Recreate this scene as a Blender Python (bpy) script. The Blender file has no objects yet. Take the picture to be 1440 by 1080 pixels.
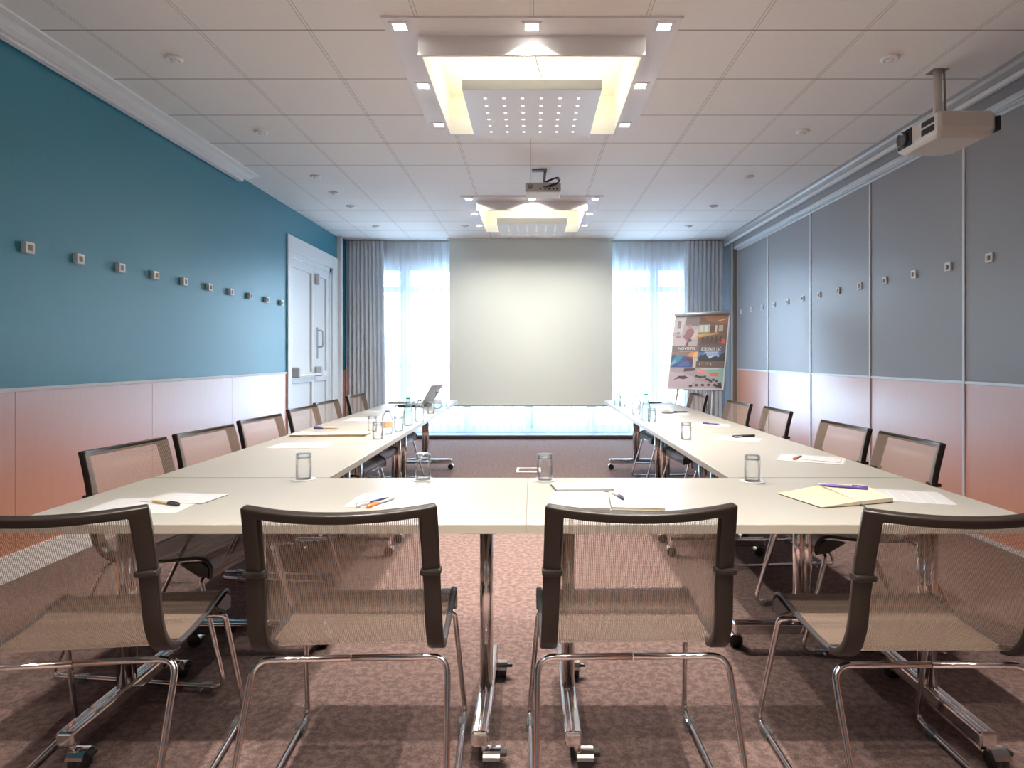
import bpy, bmesh, math, random
from mathutils import Vector, Matrix
random.seed(7)
PI = math.pi
S = bpy.context.scene
C = S.collection
R = math.radians

# ------------------------------------------------------------------ camera
F, CX, CY, CAMZ = 890.0, 748.0, 502.5, 1.22
cd = bpy.data.cameras.new('camera'); cam = bpy.data.objects.new('camera', cd); C.objects.link(cam)
cam.location = (0, 0, CAMZ); cam.rotation_euler = (PI / 2, 0, 0)
cd.sensor_width = 36; cd.lens = F / 1440 * 36
cd.shift_x = -(CX - 720) / 1440; cd.shift_y = -(540 - CY) / 1440
cd.clip_start = .02; cd.clip_end = 200
S.camera = cam
S.view_settings.view_transform = 'Standard'; S.view_settings.look = 'None'
S.view_settings.gamma = 1; S.view_settings.use_curve_mapping = False
S.view_settings.exposure = 1.24
S.cycles.use_denoising = True
S.cycles.max_bounces = 10; S.cycles.diffuse_bounces = 5; S.cycles.glossy_bounces = 4
S.cycles.transparent_max_bounces = 24; S.cycles.transmission_bounces = 6
S.cycles.caustics_reflective = False; S.cycles.caustics_refractive = False
S.cycles.sample_clamp_indirect = 6

TZ = .745                       # table height
def tp(px, py, z=TZ):           # a point of the photo on the horizontal plane z
    d = F * (CAMZ - z) / (py - CY)
    return ((px - CX) * d / F, d)

# ------------------------------------------------------------------ materials
def nodes(name):
    m = bpy.data.materials.new(name); m.use_nodes = True
    nt = m.node_tree
    return m, nt, nt.nodes['Principled BSDF'], nt.nodes['Material Output']
def N(nt, t, **k):
    n = nt.nodes.new(t)
    for a, b in k.items(): setattr(n, a, b)
    return n
def math_(nt, op, a, b=None):
    n = N(nt, 'ShaderNodeMath', operation=op)
    for i, v in enumerate((a, b)):
        if v is None: continue
        if isinstance(v, (int, float)): n.inputs[i].default_value = v
        else: nt.links.new(v, n.inputs[i])
    return n.outputs[0]
def mixc(nt, f, a, b):
    n = N(nt, 'ShaderNodeMix', data_type='RGBA')
    for i, v in ((0, f), (6, a), (7, b)):
        if isinstance(v, (int, float)): n.inputs[i].default_value = v
        elif isinstance(v, tuple): n.inputs[i].default_value = v if len(v) == 4 else v + (1,)
        else: nt.links.new(v, n.inputs[i])
    return n.outputs[2]
def pm(name, col, rough=.5, metal=0, spec=.5, var=0, scale=30, bump=0, stretch=(1, 1, 1), coat=0):
    m, nt, b, o = nodes(name)
    b.inputs['Base Color'].default_value = col + (1,)
    b.inputs['Roughness'].default_value = rough
    b.inputs['Metallic'].default_value = metal
    b.inputs['Specular IOR Level'].default_value = spec
    b.inputs['Coat Weight'].default_value = coat; b.inputs['Coat Roughness'].default_value = .34; b.inputs['Coat IOR'].default_value = 1.9
    if var or bump:
        tc = N(nt, 'ShaderNodeTexCoord'); mp = N(nt, 'ShaderNodeMapping')
        mp.inputs['Scale'].default_value = stretch
        nt.links.new(tc.outputs['Object'], mp.inputs[0])
        nz = N(nt, 'ShaderNodeTexNoise'); nz.inputs['Scale'].default_value = scale; nz.inputs['Detail'].default_value = 4
        nt.links.new(mp.outputs[0], nz.inputs['Vector'])
        if var:
            lo = tuple(c * (1 - var) for c in col); hi = tuple(min(1, c * (1 + var)) for c in col)
            nt.links.new(mixc(nt, nz.outputs[0], lo, hi), b.inputs['Base Color'])
        if bump:
            bp = N(nt, 'ShaderNodeBump'); bp.inputs['Strength'].default_value = bump; bp.inputs['Distance'].default_value = .004
            nt.links.new(nz.outputs[0], bp.inputs['Height']); nt.links.new(bp.outputs[0], b.inputs['Normal'])
    return m
def emit(name, col, s):
    m, nt, b, o = nodes(name)
    b.inputs['Base Color'].default_value = (.8, .8, .8, 1)
    b.inputs['Emission Color'].default_value = col + (1,); b.inputs['Emission Strength'].default_value = s
    return m
def glassy(name, tint, opacity=.06, gloss=.12, rough=.02, edge=.55, dark=.45):
    # clear glass or plastic: transparency, a Fresnel reflection, and a deeper tint where one looks along the wall
    m, nt, b, o = nodes(name); nt.nodes.remove(b)
    t = N(nt, 'ShaderNodeBsdfTransparent')
    lw = N(nt, 'ShaderNodeLayerWeight'); lw.inputs[0].default_value = .5
    k = math_(nt, 'POWER', lw.outputs['Facing'], 2.0)
    nt.links.new(mixc(nt, k, tint, tuple(c ** 1.5 * dark for c in tint)), t.inputs[0])
    g = N(nt, 'ShaderNodeBsdfGlossy'); g.inputs['Roughness'].default_value = rough; g.inputs[0].default_value = (1, 1, 1, 1)
    d = N(nt, 'ShaderNodeBsdfDiffuse'); d.inputs[0].default_value = tuple(c * .9 for c in tint) + (1,)
    f = N(nt, 'ShaderNodeFresnel'); f.inputs[0].default_value = 1.0 + gloss * 2
    fm = math_(nt, 'MINIMUM', f.outputs[0], edge)
    m1 = N(nt, 'ShaderNodeMixShader'); nt.links.new(fm, m1.inputs[0]); nt.links.new(t.outputs[0], m1.inputs[1]); nt.links.new(g.outputs[0], m1.inputs[2])
    m2 = N(nt, 'ShaderNodeMixShader'); m2.inputs[0].default_value = opacity
    nt.links.new(m1.outputs[0], m2.inputs[1]); nt.links.new(d.outputs[0], m2.inputs[2])
    nt.links.new(m2.outputs[0], o.inputs[0])
    return m
def woven(name, col, open_, pitch=.0046, solid=.3):
    # see-through mesh fabric: fine threads running up the back, gaps between them
    m, nt, b, o = nodes(name)
    b.inputs['Base Color'].default_value = col + (1,); b.inputs['Roughness'].default_value = .55
    tc = N(nt, 'ShaderNodeTexCoord'); sx = N(nt, 'ShaderNodeSeparateXYZ'); nt.links.new(tc.outputs['Object'], sx.inputs[0])
    s = math_(nt, 'SINE', math_(nt, 'MULTIPLY', sx.outputs[0], 2 * PI / pitch))
    s2 = math_(nt, 'SINE', math_(nt, 'MULTIPLY', sx.outputs[2], 2 * PI / pitch))
    a = math_(nt, 'ADD', math_(nt, 'MULTIPLY', s, .32), math_(nt, 'MULTIPLY', s2, .12))
    f = math_(nt, 'ADD', a, open_)
    fc = N(nt, 'ShaderNodeClamp'); nt.links.new(f, fc.inputs[0]); fc.inputs[1].default_value = .02; fc.inputs[2].default_value = 1
    t = N(nt, 'ShaderNodeBsdfTransparent'); mx = N(nt, 'ShaderNodeMixShader')
    nt.links.new(fc.outputs[0], mx.inputs[0]); nt.links.new(b.outputs[0], mx.inputs[1]); nt.links.new(t.outputs[0], mx.inputs[2])
    nt.links.new(mx.outputs[0], o.inputs[0])
    return m
def sheer_mat(name, col, open_, trans):
    m, nt, b, o = nodes(name); nt.nodes.remove(b)
    d = N(nt, 'ShaderNodeBsdfDiffuse'); d.inputs[0].default_value = col + (1,)
    tl = N(nt, 'ShaderNodeBsdfTranslucent'); tl.inputs[0].default_value = col + (1,)
    t = N(nt, 'ShaderNodeBsdfTransparent')
    m1 = N(nt, 'ShaderNodeMixShader'); m1.inputs[0].default_value = trans
    nt.links.new(d.outputs[0], m1.inputs[1]); nt.links.new(tl.outputs[0], m1.inputs[2])
    m2 = N(nt, 'ShaderNodeMixShader'); m2.inputs[0].default_value = open_
    nt.links.new(m1.outputs[0], m2.inputs[1]); nt.links.new(t.outputs[0], m2.inputs[2])
    nt.links.new(m2.outputs[0], o.inputs[0])
    return m
def carpet_mat():
    m, nt, b, o = nodes('mottled_carpet')
    b.inputs['Roughness'].default_value = .95; b.inputs['Specular IOR Level'].default_value = .1
    tc = N(nt, 'ShaderNodeTexCoord')
    def nz(s, d=5):
        n = N(nt, 'ShaderNodeTexNoise'); n.inputs['Scale'].default_value = s; n.inputs['Detail'].default_value = d
        n.inputs['Roughness'].default_value = .7
        nt.links.new(tc.outputs['Object'], n.inputs['Vector']); return n.outputs[0]
    r = N(nt, 'ShaderNodeValToRGB'); r.color_ramp.elements[0].position = .44; r.color_ramp.elements[1].position = .57
    r.color_ramp.elements[0].color = (.045, .027, .024, 1); r.color_ramp.elements[1].color = (.235, .152, .133, 1)
    nt.links.new(nz(36, 6), r.inputs[0])
    r2 = N(nt, 'ShaderNodeValToRGB'); r2.color_ramp.elements[0].position = .35; r2.color_ramp.elements[1].position = .68
    r2.color_ramp.elements[0].color = (.06, .037, .034, 1); r2.color_ramp.elements[1].color = (.235, .155, .138, 1)
    nt.links.new(nz(230, 4), r2.inputs[0])
    b.inputs['Sheen Weight'].default_value = .12; b.inputs['Sheen Roughness'].default_value = .5
    nt.links.new(mixc(nt, .6, r.outputs[0], r2.outputs[0]), b.inputs['Base Color'])
    bp = N(nt, 'ShaderNodeBump'); bp.inputs['Strength'].default_value = .4; bp.inputs['Distance'].default_value = .004
    nt.links.new(nz(260, 2), bp.inputs['Height']); nt.links.new(bp.outputs[0], b.inputs['Normal'])
    return m
def ceiling_mat():
    m, nt, b, o = nodes('ceiling_tiles')
    b.inputs['Roughness'].default_value = .8; b.inputs['Specular IOR Level'].default_value = .2
    tc = N(nt, 'ShaderNodeTexCoord'); sx = N(nt, 'ShaderNodeSeparateXYZ'); nt.links.new(tc.outputs['Object'], sx.inputs[0])
    def dist(c, off):
        a = math_(nt, 'ADD', c, 60 - off)
        md = math_(nt, 'MODULO', a, .6)
        return math_(nt, 'ABSOLUTE', math_(nt, 'SUBTRACT', md, .3))      # .3 on the joint
    dx = dist(sx.outputs[0], .0); dy = dist(sx.outputs[1], 3.413)
    ly = math_(nt, 'GREATER_THAN', dy, .3 - .0045)
    lx = math_(nt, 'GREATER_THAN', dx, .3 - .011)
    lxi = math_(nt, 'GREATER_THAN', dx, .3 - .0065)
    edge = math_(nt, 'SUBTRACT', lx, lxi)
    nz = N(nt, 'ShaderNodeTexNoise'); nz.inputs['Scale'].default_value = 90; nz.inputs['Detail'].default_value = 3
    nt.links.new(tc.outputs['Object'], nz.inputs['Vector'])
    base = mixc(nt, nz.outputs[0], (.83, .82, .80), (.90, .89, .87))
    c1 = mixc(nt, edge, base, (.56, .53, .48))
    c2 = mixc(nt, ly, c1, (.30, .27, .24))
    nt.links.new(c2, b.inputs['Base Color'])
    bp = N(nt, 'ShaderNodeBump'); bp.inputs['Strength'].default_value = .15; bp.inputs['Distance'].default_value = .003
    nt.links.new(nz.outputs[0], bp.inputs['Height']); nt.links.new(bp.outputs[0], b.inputs['Normal'])
    return m

def perforated():
    # white lacquered panel with six rows of six small lit square holes in its underside
    m, nt, b, o = nodes('perforated_light_panel')
    b.inputs['Base Color'].default_value = (.78, .79, .82, 1); b.inputs['Roughness'].default_value = .35
    tc = N(nt, 'ShaderNodeTexCoord'); sx = N(nt, 'ShaderNodeSeparateXYZ'); nt.links.new(tc.outputs['Object'], sx.inputs[0])
    def row(c, p):
        d = math_(nt, 'ABSOLUTE', math_(nt, 'SUBTRACT', math_(nt, 'MODULO', math_(nt, 'ADD', c, p * 40), p), p / 2))
        return math_(nt, 'MULTIPLY', math_(nt, 'LESS_THAN', d, .0085), math_(nt, 'LESS_THAN', math_(nt, 'ABSOLUTE', c), p * 2.9))
    f = math_(nt, 'MULTIPLY', math_(nt, 'MULTIPLY', row(sx.outputs[0], .112), row(sx.outputs[1], .113)), math_(nt, 'LESS_THAN', sx.outputs[2], -.2165))
    b.inputs['Emission Color'].default_value = (1, .93, .76, 1)
    nt.links.new(math_(nt, 'MULTIPLY', f, .9), b.inputs['Emission Strength'])
    return m
M = dict(
    perf=perforated(),
    carpet=carpet_mat(), ceil=ceiling_mat(),
    teal=pm('teal_wallcover', (.012, .19, .27), .40, spec=.9, var=.06, scale=40, bump=.05, stretch=(1, 1, .1)),
    wood=pm('salmon_wood_laminate', (.62, .245, .13), .40, spec=.6, var=.08, scale=14, stretch=(6, 6, .5), coat=1),
    white=pm('white_paint', (.80, .80, .79), .45),
    doorw=pm('white_door_paint', (.74, .76, .77), .35),
    grey=pm('grey_fabric_panel', (.27, .262, .268), .5, spec=.4, var=.05, scale=60, bump=.04, coat=.35),
    alu=pm('brushed_aluminium', (.66, .67, .68), .45, metal=.35),
    greytrim=pm('grey_painted_trim', (.42, .41, .40), .4),
    bright=pm('bright_white_lacquer', (.90, .90, .89), .35),
    hard=pm('light_grey_hardware', (.55, .56, .58), .4),
    jamb=pm('brown_grey_jamb', (.25, .21, .18), .5),
    offwhite=pm('off_white_wall', (.55, .57, .59), .6),
    table=pm('cream_laminate', (.28, .267, .24), .32, spec=.22, var=.02, scale=6),
    edge=pm('cream_edge_band', (.32, .29, .24), .4),
    chrome=pm('chrome', (.78, .76, .75), .08, metal=1),
    black=pm('black_plastic', (.02, .019, .018), .4),
    frame=pm('brown_black_plastic', (.014, .010, .008), .34, spec=.35),
    under=pm('dark_steel_beam', (.05, .045, .045), .45),
    mesh=woven('chair_back_mesh', (.27, .20, .16), .50),
    seat=woven('chair_seat_mesh', (.155, .113, .088), .12),
    seatdk=pm('chair_seat_trim', (.045, .04, .04), .5),
    glide=glassy('clear_glide', (.85, .88, .9), .12, .2),
    glass=glassy('clear_glass', (.985, .99, .99), .0, .15, .02, .45, .78),
    pet=glassy('clear_plastic_bottle', (.90, .93, .95), .06, .2, .08, .45, .14),
    greenglass=glassy('green_tinted_bottle', (.80, .945, .89), .06, .2, .03, .45, .10),
    window=glassy('window_glass', (.97, .99, 1), 0, .15, .0, .35, .9),
    sheer=sheer_mat('white_sheer_voile', (.92, .95, .98), .46, .07),
    drape=sheer_mat('grey_drape_cloth', (.88, .91, .94), 0.0, .30),
    screen=sheer_mat('matte_screen_fabric', (.76, .82, .785), 0.0, .03),
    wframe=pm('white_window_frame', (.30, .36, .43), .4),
    brown=pm('dark_brown_kickboard', (.045, .022, .020), .5),
    paper=pm('white_paper', (.385, .385, .395), .6, spec=.2),
    print_=pm('grey_print', (.45, .47, .52), .7),
    redprint=pm('red_print', (.75, .42, .38), .7),
    kraft=pm('kraft_cover', (.46, .375, .265), .7, var=.05, scale=90),
    cream=pm('cream_pages', (.49, .43, .33), .7),
    pale=pm('pale_paper_cover', (.42, .39, .345), .7),
    dark=pm('dark_cover', (.03, .028, .03), .6),
    purple=pm('violet_pen', (.10, .07, .28), .35),
    tan=pm('tan_pen', (.55, .38, .18), .4),
    orange=pm('orange_pen', (.80, .20, .06), .4),
    navy=pm('navy_pen', (.03, .04, .10), .35),
    silver=pm('silver_shell', (.62, .64, .67), .35, metal=.6),
    label=pm('amber_label', (.70, .52, .33), .5),
    bluelabel=pm('blue_white_label', (.60, .68, .80), .5),
    capgreen=pm('green_cap', (.0, .30, .16), .4),
    capviolet=pm('violet_cap', (.32, .28, .48), .4),
    capgrey=pm('grey_cap', (.25, .28, .28), .4),
    capblue=pm('pale_blue_cap', (.35, .48, .62), .4),
    projbody=pm('projector_shell', (.68, .64, .60), .4),
    vent=pm('black_grille', (.015, .013, .012), .6),
    lens=pm('dark_lens', (.03, .03, .03), .05, spec=.8, coat=.6),
    fixt=pm('white_lacquer', (.80, .80, .83), .6, spec=.2),
    cavity=pm('cream_lacquer', (.86, .85, .75), .6),
    led=emit('lit_downlight', (1, .93, .82), 9),
)

# ------------------------------------------------------------------ mesh builder
class MB:
    def __init__(s): s.bm = bmesh.new(); s.mi = 0; s.sm = False
    def _fin(s, faces):
        for f in faces: f.material_index = s.mi; f.smooth = s.sm
    def box(s, x0, x1, y0, y1, z0, z1, bev=0, seg=2, mat=None):
        mx = Matrix.Translation(((x0 + x1) / 2, (y0 + y1) / 2, (z0 + z1) / 2)) @ Matrix.Diagonal((abs(x1 - x0), abs(y1 - y0), abs(z1 - z0), 1))
        if mat is not None: mx = mat @ mx
        r = bmesh.ops.create_cube(s.bm, size=1, matrix=mx)
        fs = set(f for v in r['verts'] for f in v.link_faces)
        if bev:
            es = set(e for v in r['verts'] for e in v.link_edges)
            rr = bmesh.ops.bevel(s.bm, geom=list(es), offset=bev, segments=seg, affect='EDGES', profile=.5)
            fs = set(rr['faces']) | set(f for v in rr['verts'] for f in v.link_faces)
        s._fin([f for f in fs if f.is_valid]); return s
    def quad(s, *p):
        f = s.bm.faces.new([s.bm.verts.new(q) for q in p]); s._fin([f]); return s
    def poly(s, pts):
        f = s.bm.faces.new([s.bm.verts.new(q) for q in pts]); s._fin([f]); return s
    def prism(s, pts, vec):                 # a planar outline pushed along vec
        a = [s.bm.verts.new(p) for p in pts]; v = Vector(vec)
        b = [s.bm.verts.new(Vector(p) + v) for p in pts]
        fs = [s.bm.faces.new(a[::-1]), s.bm.faces.new(b)]
        n = len(a)
        for i in range(n): fs.append(s.bm.faces.new((a[i], a[(i + 1) % n], b[(i + 1) % n], b[i])))
        s._fin(fs); return s
    def tube(s, pts, r, n=10, caps=True, flat=None, closed=False):
        pts = [Vector(p) for p in pts]; rings = []
        sm = s.sm; s.sm = True
        prev = None; m = len(pts)
        for i, p in enumerate(pts):
            if closed: t = pts[(i + 1) % m] - pts[i - 1]
            else: t = pts[min(i + 1, m - 1)] - pts[max(i - 1, 0)]
            t.normalize()
            if prev is None:
                up = Vector((0, 0, 1)) if abs(t.z) < .9 else Vector((0, 1, 0))
                a = t.cross(up).normalized()
            else:
                a = prev - t * prev.dot(t); a.normalize()
            prev = a; b = t.cross(a)
            rr = r[i] if isinstance(r, (list, tuple)) else r
            fl = flat or 1
            rings.append([s.bm.verts.new(p + a * math.cos(2 * PI * k / n) * rr + b * math.sin(2 * PI * k / n) * rr * fl) for k in range(n)])
        fs = []
        for i in range(m if closed else m - 1):
            A, B = rings[i], rings[(i + 1) % m]
            for k in range(n): fs.append(s.bm.faces.new((A[k], A[(k + 1) % n], B[(k + 1) % n], B[k])))
        s._fin(fs); s.sm = False
        if caps and not closed:
            s._fin([s.bm.faces.new(rings[0][::-1]), s.bm.faces.new(rings[-1])])
        s.sm = sm; return s
    def lathe(s, prof, c=(0, 0, 0), n=20, axis='z', sx=1, sy=1):
        sm = s.sm; s.sm = True; c = Vector(c); rings = []
        for (r, h) in prof:
            row = []
            for k in range(n):
                a = 2 * PI * k / n; u, w = math.cos(a) * r * sx, math.sin(a) * r * sy
                q = Vector((u, w, h)) if axis == 'z' else (Vector((h, u, w)) if axis == 'x' else Vector((u, h, w)))
                row.append(s.bm.verts.new(c + q))
            rings.append(row)
        fs = []
        for A, B in zip(rings, rings[1:]):
            for k in range(n): fs.append(s.bm.faces.new((A[k], A[(k + 1) % n], B[(k + 1) % n], B[k])))
        if prof[0][0] > 1e-6: fs.append(s.bm.faces.new(rings[0][::-1]))
        if prof[-1][0] > 1e-6: fs.append(s.bm.faces.new(rings[-1]))
        s._fin(fs); s.sm = sm
        return s
    def build(s, name, mats, parent=None, solid=0, bevel=0, weld=True):
        if weld: bmesh.ops.remove_doubles(s.bm, verts=s.bm.verts, dist=1e-5)
        bmesh.ops.recalc_face_normals(s.bm, faces=s.bm.faces)
        me = bpy.data.meshes.new(name); s.bm.to_mesh(me); s.bm.free()
        if not isinstance(mats, (list, tuple)): mats = [mats]
        for m in mats: me.materials.append(m)
        o = bpy.data.objects.new(name, me); C.objects.link(o)
        if parent is not None: o.parent = parent
        if solid:
            md = o.modifiers.new('thickness', 'SOLIDIFY'); md.thickness = solid; md.offset = 0
        if bevel:
            bv = o.modifiers.new('soft_edges', 'BEVEL'); bv.width = bevel; bv.segments = 2; bv.limit_method = 'ANGLE'
        return o

def fillet(pts, r, n=5):
    pts = [Vector(p) for p in pts]; out = [pts[0]]
    for a, b, c in zip(pts, pts[1:], pts[2:]):
        u, v = (a - b), (c - b); k = min(r, u.length * .45, v.length * .45)
        p, q = b + u.normalized() * k, b + v.normalized() * k
        for i in range(n + 1):
            t = i / n; out.append(p * (1 - t) ** 2 + b * 2 * t * (1 - t) + q * t ** 2)
    out.append(pts[-1]); return out
def spline(pts, n=6):
    pts = [Vector(p) for p in pts]; P = [pts[0] * 2 - pts[1]] + pts + [pts[-1] * 2 - pts[-2]]; out = []
    for i in range(1, len(P) - 2):
        a, b, c, d = P[i - 1:i + 3]
        for k in range(n):
            t = k / n
            out.append(.5 * ((2 * b) + (c - a) * t + (2 * a - 5 * b + 4 * c - d) * t * t + (3 * b - a - 3 * c + d) * t ** 3))
    out.append(pts[-1]); return out

def tag(o, label, cat, group=None):
    o['label'] = label; o['category'] = cat
    if group: o['group'] = group
    return o
def thing(name, label, cat, loc=(0, 0, 0), rz=0, group=None):
    o = bpy.data.objects.new(name, None); C.objects.link(o); o.empty_display_size = .1
    o.location = loc; o.rotation_euler = (0, 0, rz)
    return tag(o, label, cat, group)
def struct(o):
    o['kind'] = 'structure'; return o
def dup(root, label, loc, rz=0, group=None):
    r = root.copy(); C.objects.link(r); r.location = loc; r.rotation_euler = (0, 0, rz); r['label'] = label
    if group: r['group'] = group
    for ch in list(root.children):
        c = ch.copy(); C.objects.link(c); c.parent = r
        for g in list(ch.children):
            d = g.copy(); C.objects.link(d); d.parent = c
    return r
def first_or_dup(proto, i, label, loc, rz=0, group=None):
    if i == 0:
        proto.location = loc; proto.rotation_euler = (0, 0, rz); proto['label'] = label
        if group: proto['group'] = group
        return proto
    return dup(proto, label, loc, rz, group)
ORD = ['first', 'second', 'third', 'fourth', 'fifth', 'sixth', 'seventh', 'eighth', 'ninth', 'tenth', 'eleventh', 'twelfth', 'thirteenth']

# ------------------------------------------------------------------ room shell
XL, XR, YN, YF, ZC = -2.85, 3.0, -2.3, 9.66, 2.985
struct(MB().box(XL - .2, XR + .3, YN - .2, YF + .3, -.1, 0).build('floor', M['carpet']))
FIX = [-.37, 3.27, 6.91]         # near edges of the three ceiling fixtures
HX, FS = .60, 1.59               # half opening, fixture depth
def build_ceiling():
    m = MB(); z0, z1 = ZC, ZC + .03
    ys = YN
    for f in FIX:
        a, b = f + .179, f + 1.411
        m.box(XL - .2, XR + .3, ys, a, z0, z1)
        m.box(XL - .2, -HX - .016, a, b, z0, z1); m.box(HX + .016, XR + .3, a, b, z0, z1)
        ys = b
    m.box(XL - .2, XR + .3, ys, YF + .2, z0, z1)
    return struct(m.build('ceiling', M['ceil'], weld=False))
build_ceiling()

# left wall: teal wallcover above, salmon laminate panels below, white rail between
DY0, DY1, DZ = 7.35, 9.22, 2.66   # door opening incl. frame
m = MB(); m.box(XL - .12, XL, YN, DY0, 1.045, ZC); m.box(XL - .12, XL, DY0, DY1, DZ, ZC); m.box(XL - .12, XL, DY1, YF, 1.045, ZC)
wl = struct(m.build('wall_left', M['teal']))
m = MB()
ys = [YN] + [3.49 + 1.262 * k for k in range(-4, 4)]
ys = sorted(set([y for y in ys if YN <= y < DY0 - .2] + [DY0]))
for a, b in zip(ys, ys[1:]): m.box(XL - .12, XL, a + .0015, b - .0015, 0.0, 1.03)
o = m.build('wainscot', M['wood'], wl)
MB().box(XL - .02, XL + .012, YN, DY0, 1.03, 1.052, .002).build('rail', M['white'], wl)
struct(MB().box(XL - .01, XL + .012, YN, DY0, 0, .145, .003).build('baseboard_left', M['white']))
# pier after the door
m = MB(); m.box(XL - .12, XL + .05, DY1 + .08, YF, 1.03, ZC); m.mi = 1; m.box(XL - .12, XL + .05, DY1 + .08, YF, 0, 1.03)
struct(m.build('wall_left_pier', [M['teal'], M['wood']]))
struct(MB().box(XL - .02, XL + .07, DY1 + .03, DY1 + .08, 0, ZC, .004).build('trim_1', M['white']))

# double door
def build_door():
    d = bpy.data.objects.new('door_1', None); C.objects.link(d); struct(d)
    d.location = (XL, DY0, 0); Y = lambda v: v - DY0
    m = MB()
    m.box(-.12, .02, 0, .12, 0, DZ, .004); m.box(-.12, .02, Y(9.0), Y(DY1 + .02), 0, DZ, .004); m.box(-.12, .02, .12, Y(9.0), 2.48, DZ, .004)
    m.box(-.12, -.01, .12, .17, 0, 2.48, .003); m.box(-.12, -.01, Y(8.95), Y(9.0), 0, 2.48, .003); m.box(-.12, -.01, .12, Y(9.0), 2.42, 2.48, .003)
    m.build('door_frame', M['doorw'], d)
    def leaf(y0, y1, st):
        m = MB(); x1 = -.025
        y0, y1 = Y(y0), Y(y1)
        m.box(-.075, x1, y0, y0 + st, .01, 2.415, .003); m.box(-.075, x1, y1 - st, y1, .01, 2.415, .003)
        m.box(-.075, x1, y0 + st, y1 - st, 2.31, 2.415, .003); m.box(-.075, x1, y0 + st, y1 - st, .90, 1.03, .003)
        m.box(-.075, x1, y0 + st, y1 - st, .01, .16, .003)
        m.box(-.062, -.05, y0 + st, y1 - st, .16, .90); m.box(-.062, -.05, y0 + st, y1 - st, 1.03, 2.31)
        m.mi = 1
        return m.build('door_leaf', [M['doorw'], M['doorw']], d)
    a = leaf(7.525, 8.35, .075); b = leaf(8.36, 8.945, .085)
    m = MB(); m.box(.035, .065, Y(7.60), Y(8.42), .985, 1.015, .008); m.build('push_bar', M['doorw'], a)
    m = MB(); m.box(-.03, .07, Y(7.56), Y(7.64), .97, 1.10, .02, 3); m.box(-.03, .07, Y(8.375), Y(8.45), .97, 1.10, .02, 3)
    m.build('push_bar_bracket', M['hard'], a)
    m = MB(); m.tube(fillet([(-.02, Y(8.48), 1.36), (.05, Y(8.48), 1.36), (.05, Y(8.48), 1.58), (-.02, Y(8.48), 1.58)], .03), .011)
    m.box(-.026, -.012, Y(8.455), Y(8.505), 1.2, 1.62, .004); m.build('door_handle', M['hard'], b)
    MB().box(-.03, .03, Y(8.37), Y(8.43), 2.18, 2.33, .015, 3).build('door_closer', M['hard'], b)
build_door()

# near wall behind the camera
struct(MB().box(XL - .2, XR + .3, YN - .1, YN, 0, ZC).build('wall_near', M['offwhite']))

# right side: folding partition panels, head track, bulkhead
jo = [9.24, 8.03, 6.81, 5.61, 4.39, 3.18]
ZP = 2.785
pn = ['farthest, by the easel', 'second from the window', 'third from the window', 'fourth from the window', 'nearest in view, under the ceiling projector']
def panel(y0, y1, name='partition_panel', parent=None):
    r = parent
    m = MB(); m.box(XR, XR + .1, y0 + .004, y1 - .004, 1.055, ZP - .02); m.build('upper_face', M['grey'], r)
    m = MB(); m.box(XR, XR + .1, y0 + .004, y1 - .004, 0.03, 1.035); m.build('lower_face', M['wood'], r)
    m = MB(); m.box(XR - .006, XR + .02, y0, y1, 1.035, 1.055, .002); m.build('middle_rail', M['alu'], r)
    m = MB(); m.box(XR - .008, XR + .1, y0 - .001, y0 + .011, 0.01, ZP - .02, .002); m.box(XR - .008, XR + .1, y1 - .011, y1 + .001, 0.01, ZP - .02, .002)
    m.box(XR - .008, XR + .1, y0, y1, ZP - .02, ZP, .002); m.box(XR - .004, XR + .1, y0, y1, .0, .03)
    m.build('edge_trim', M['alu'], r)
for i in range(5):
    t = thing('partition_panel', 'grey and salmon wood folding partition panel, ' + pn[i], 'wall panel', (0, 0, 0), 0)
    t.location = (XR, jo[i + 1], 0)
    before = set(C.objects)
    panel(jo[i + 1] + .001, jo[i] - .001, parent=t)
    for o in set(C.objects) - before:
        for v in o.data.vertices: v.co = v.co - Vector((XR, jo[i + 1], 0))
m = MB(); m.box(XR, XR + .12, YN, jo[-1] - .006, 1.05, ZP); m.mi = 1; m.box(XR, XR + .12, YN, jo[-1] - .006, 0, 1.05)
struct(m.build('wall_right', [M['grey'], M['wood']]))
# head track and bulkhead
m = MB(); m.box(XR - .05, XR + .12, YN, 9.24, ZP + .012, ZP + .05, .004); m.box(XR - .02, XR + .12, YN, 9.24, ZP + .002, ZP + .012)
struct(m.build('trim_2', M['alu']))
struct(MB().box(XR - .04, XR + .12, YN, YF, ZP + .05, ZC - .03).build('trim_3', M['grey']))
pr = [(2.835, ZC), (2.835, ZC - .006), (2.86, ZC - .012), (2.875, ZC - .03), (2.90, ZC - .045), (2.94, ZC - .052), (2.94, ZC - .075), (3.1, ZC - .075), (3.1, ZC)]
m = MB(); m.prism([(x, YN, z) for x, z in pr], (0, YF - YN - .05, 0)); struct(m.build('trim_4', M['greytrim']))
m = MB(); m.box(2.915, 2.942, YN, YF - .06, ZC - .078, ZC - .05); struct(m.build('trim_5', M['bright']))
# far end of the right wall
m = MB(); m.box(2.955, 3.12, 9.27, YF, 0, ZC - .06); struct(m.build('wall_right_end', M['grey']))
m = MB(); m.box(2.94, 3.12, 9.245, 9.268, 0, ZP, .002); struct(m.build('trim_6', M['jamb']))
m = MB(); m.box(2.925, 2.945, 9.262, 9.285, 0, ZC - .05, .002); struct(m.build('trim_7', M['alu']))

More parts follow.
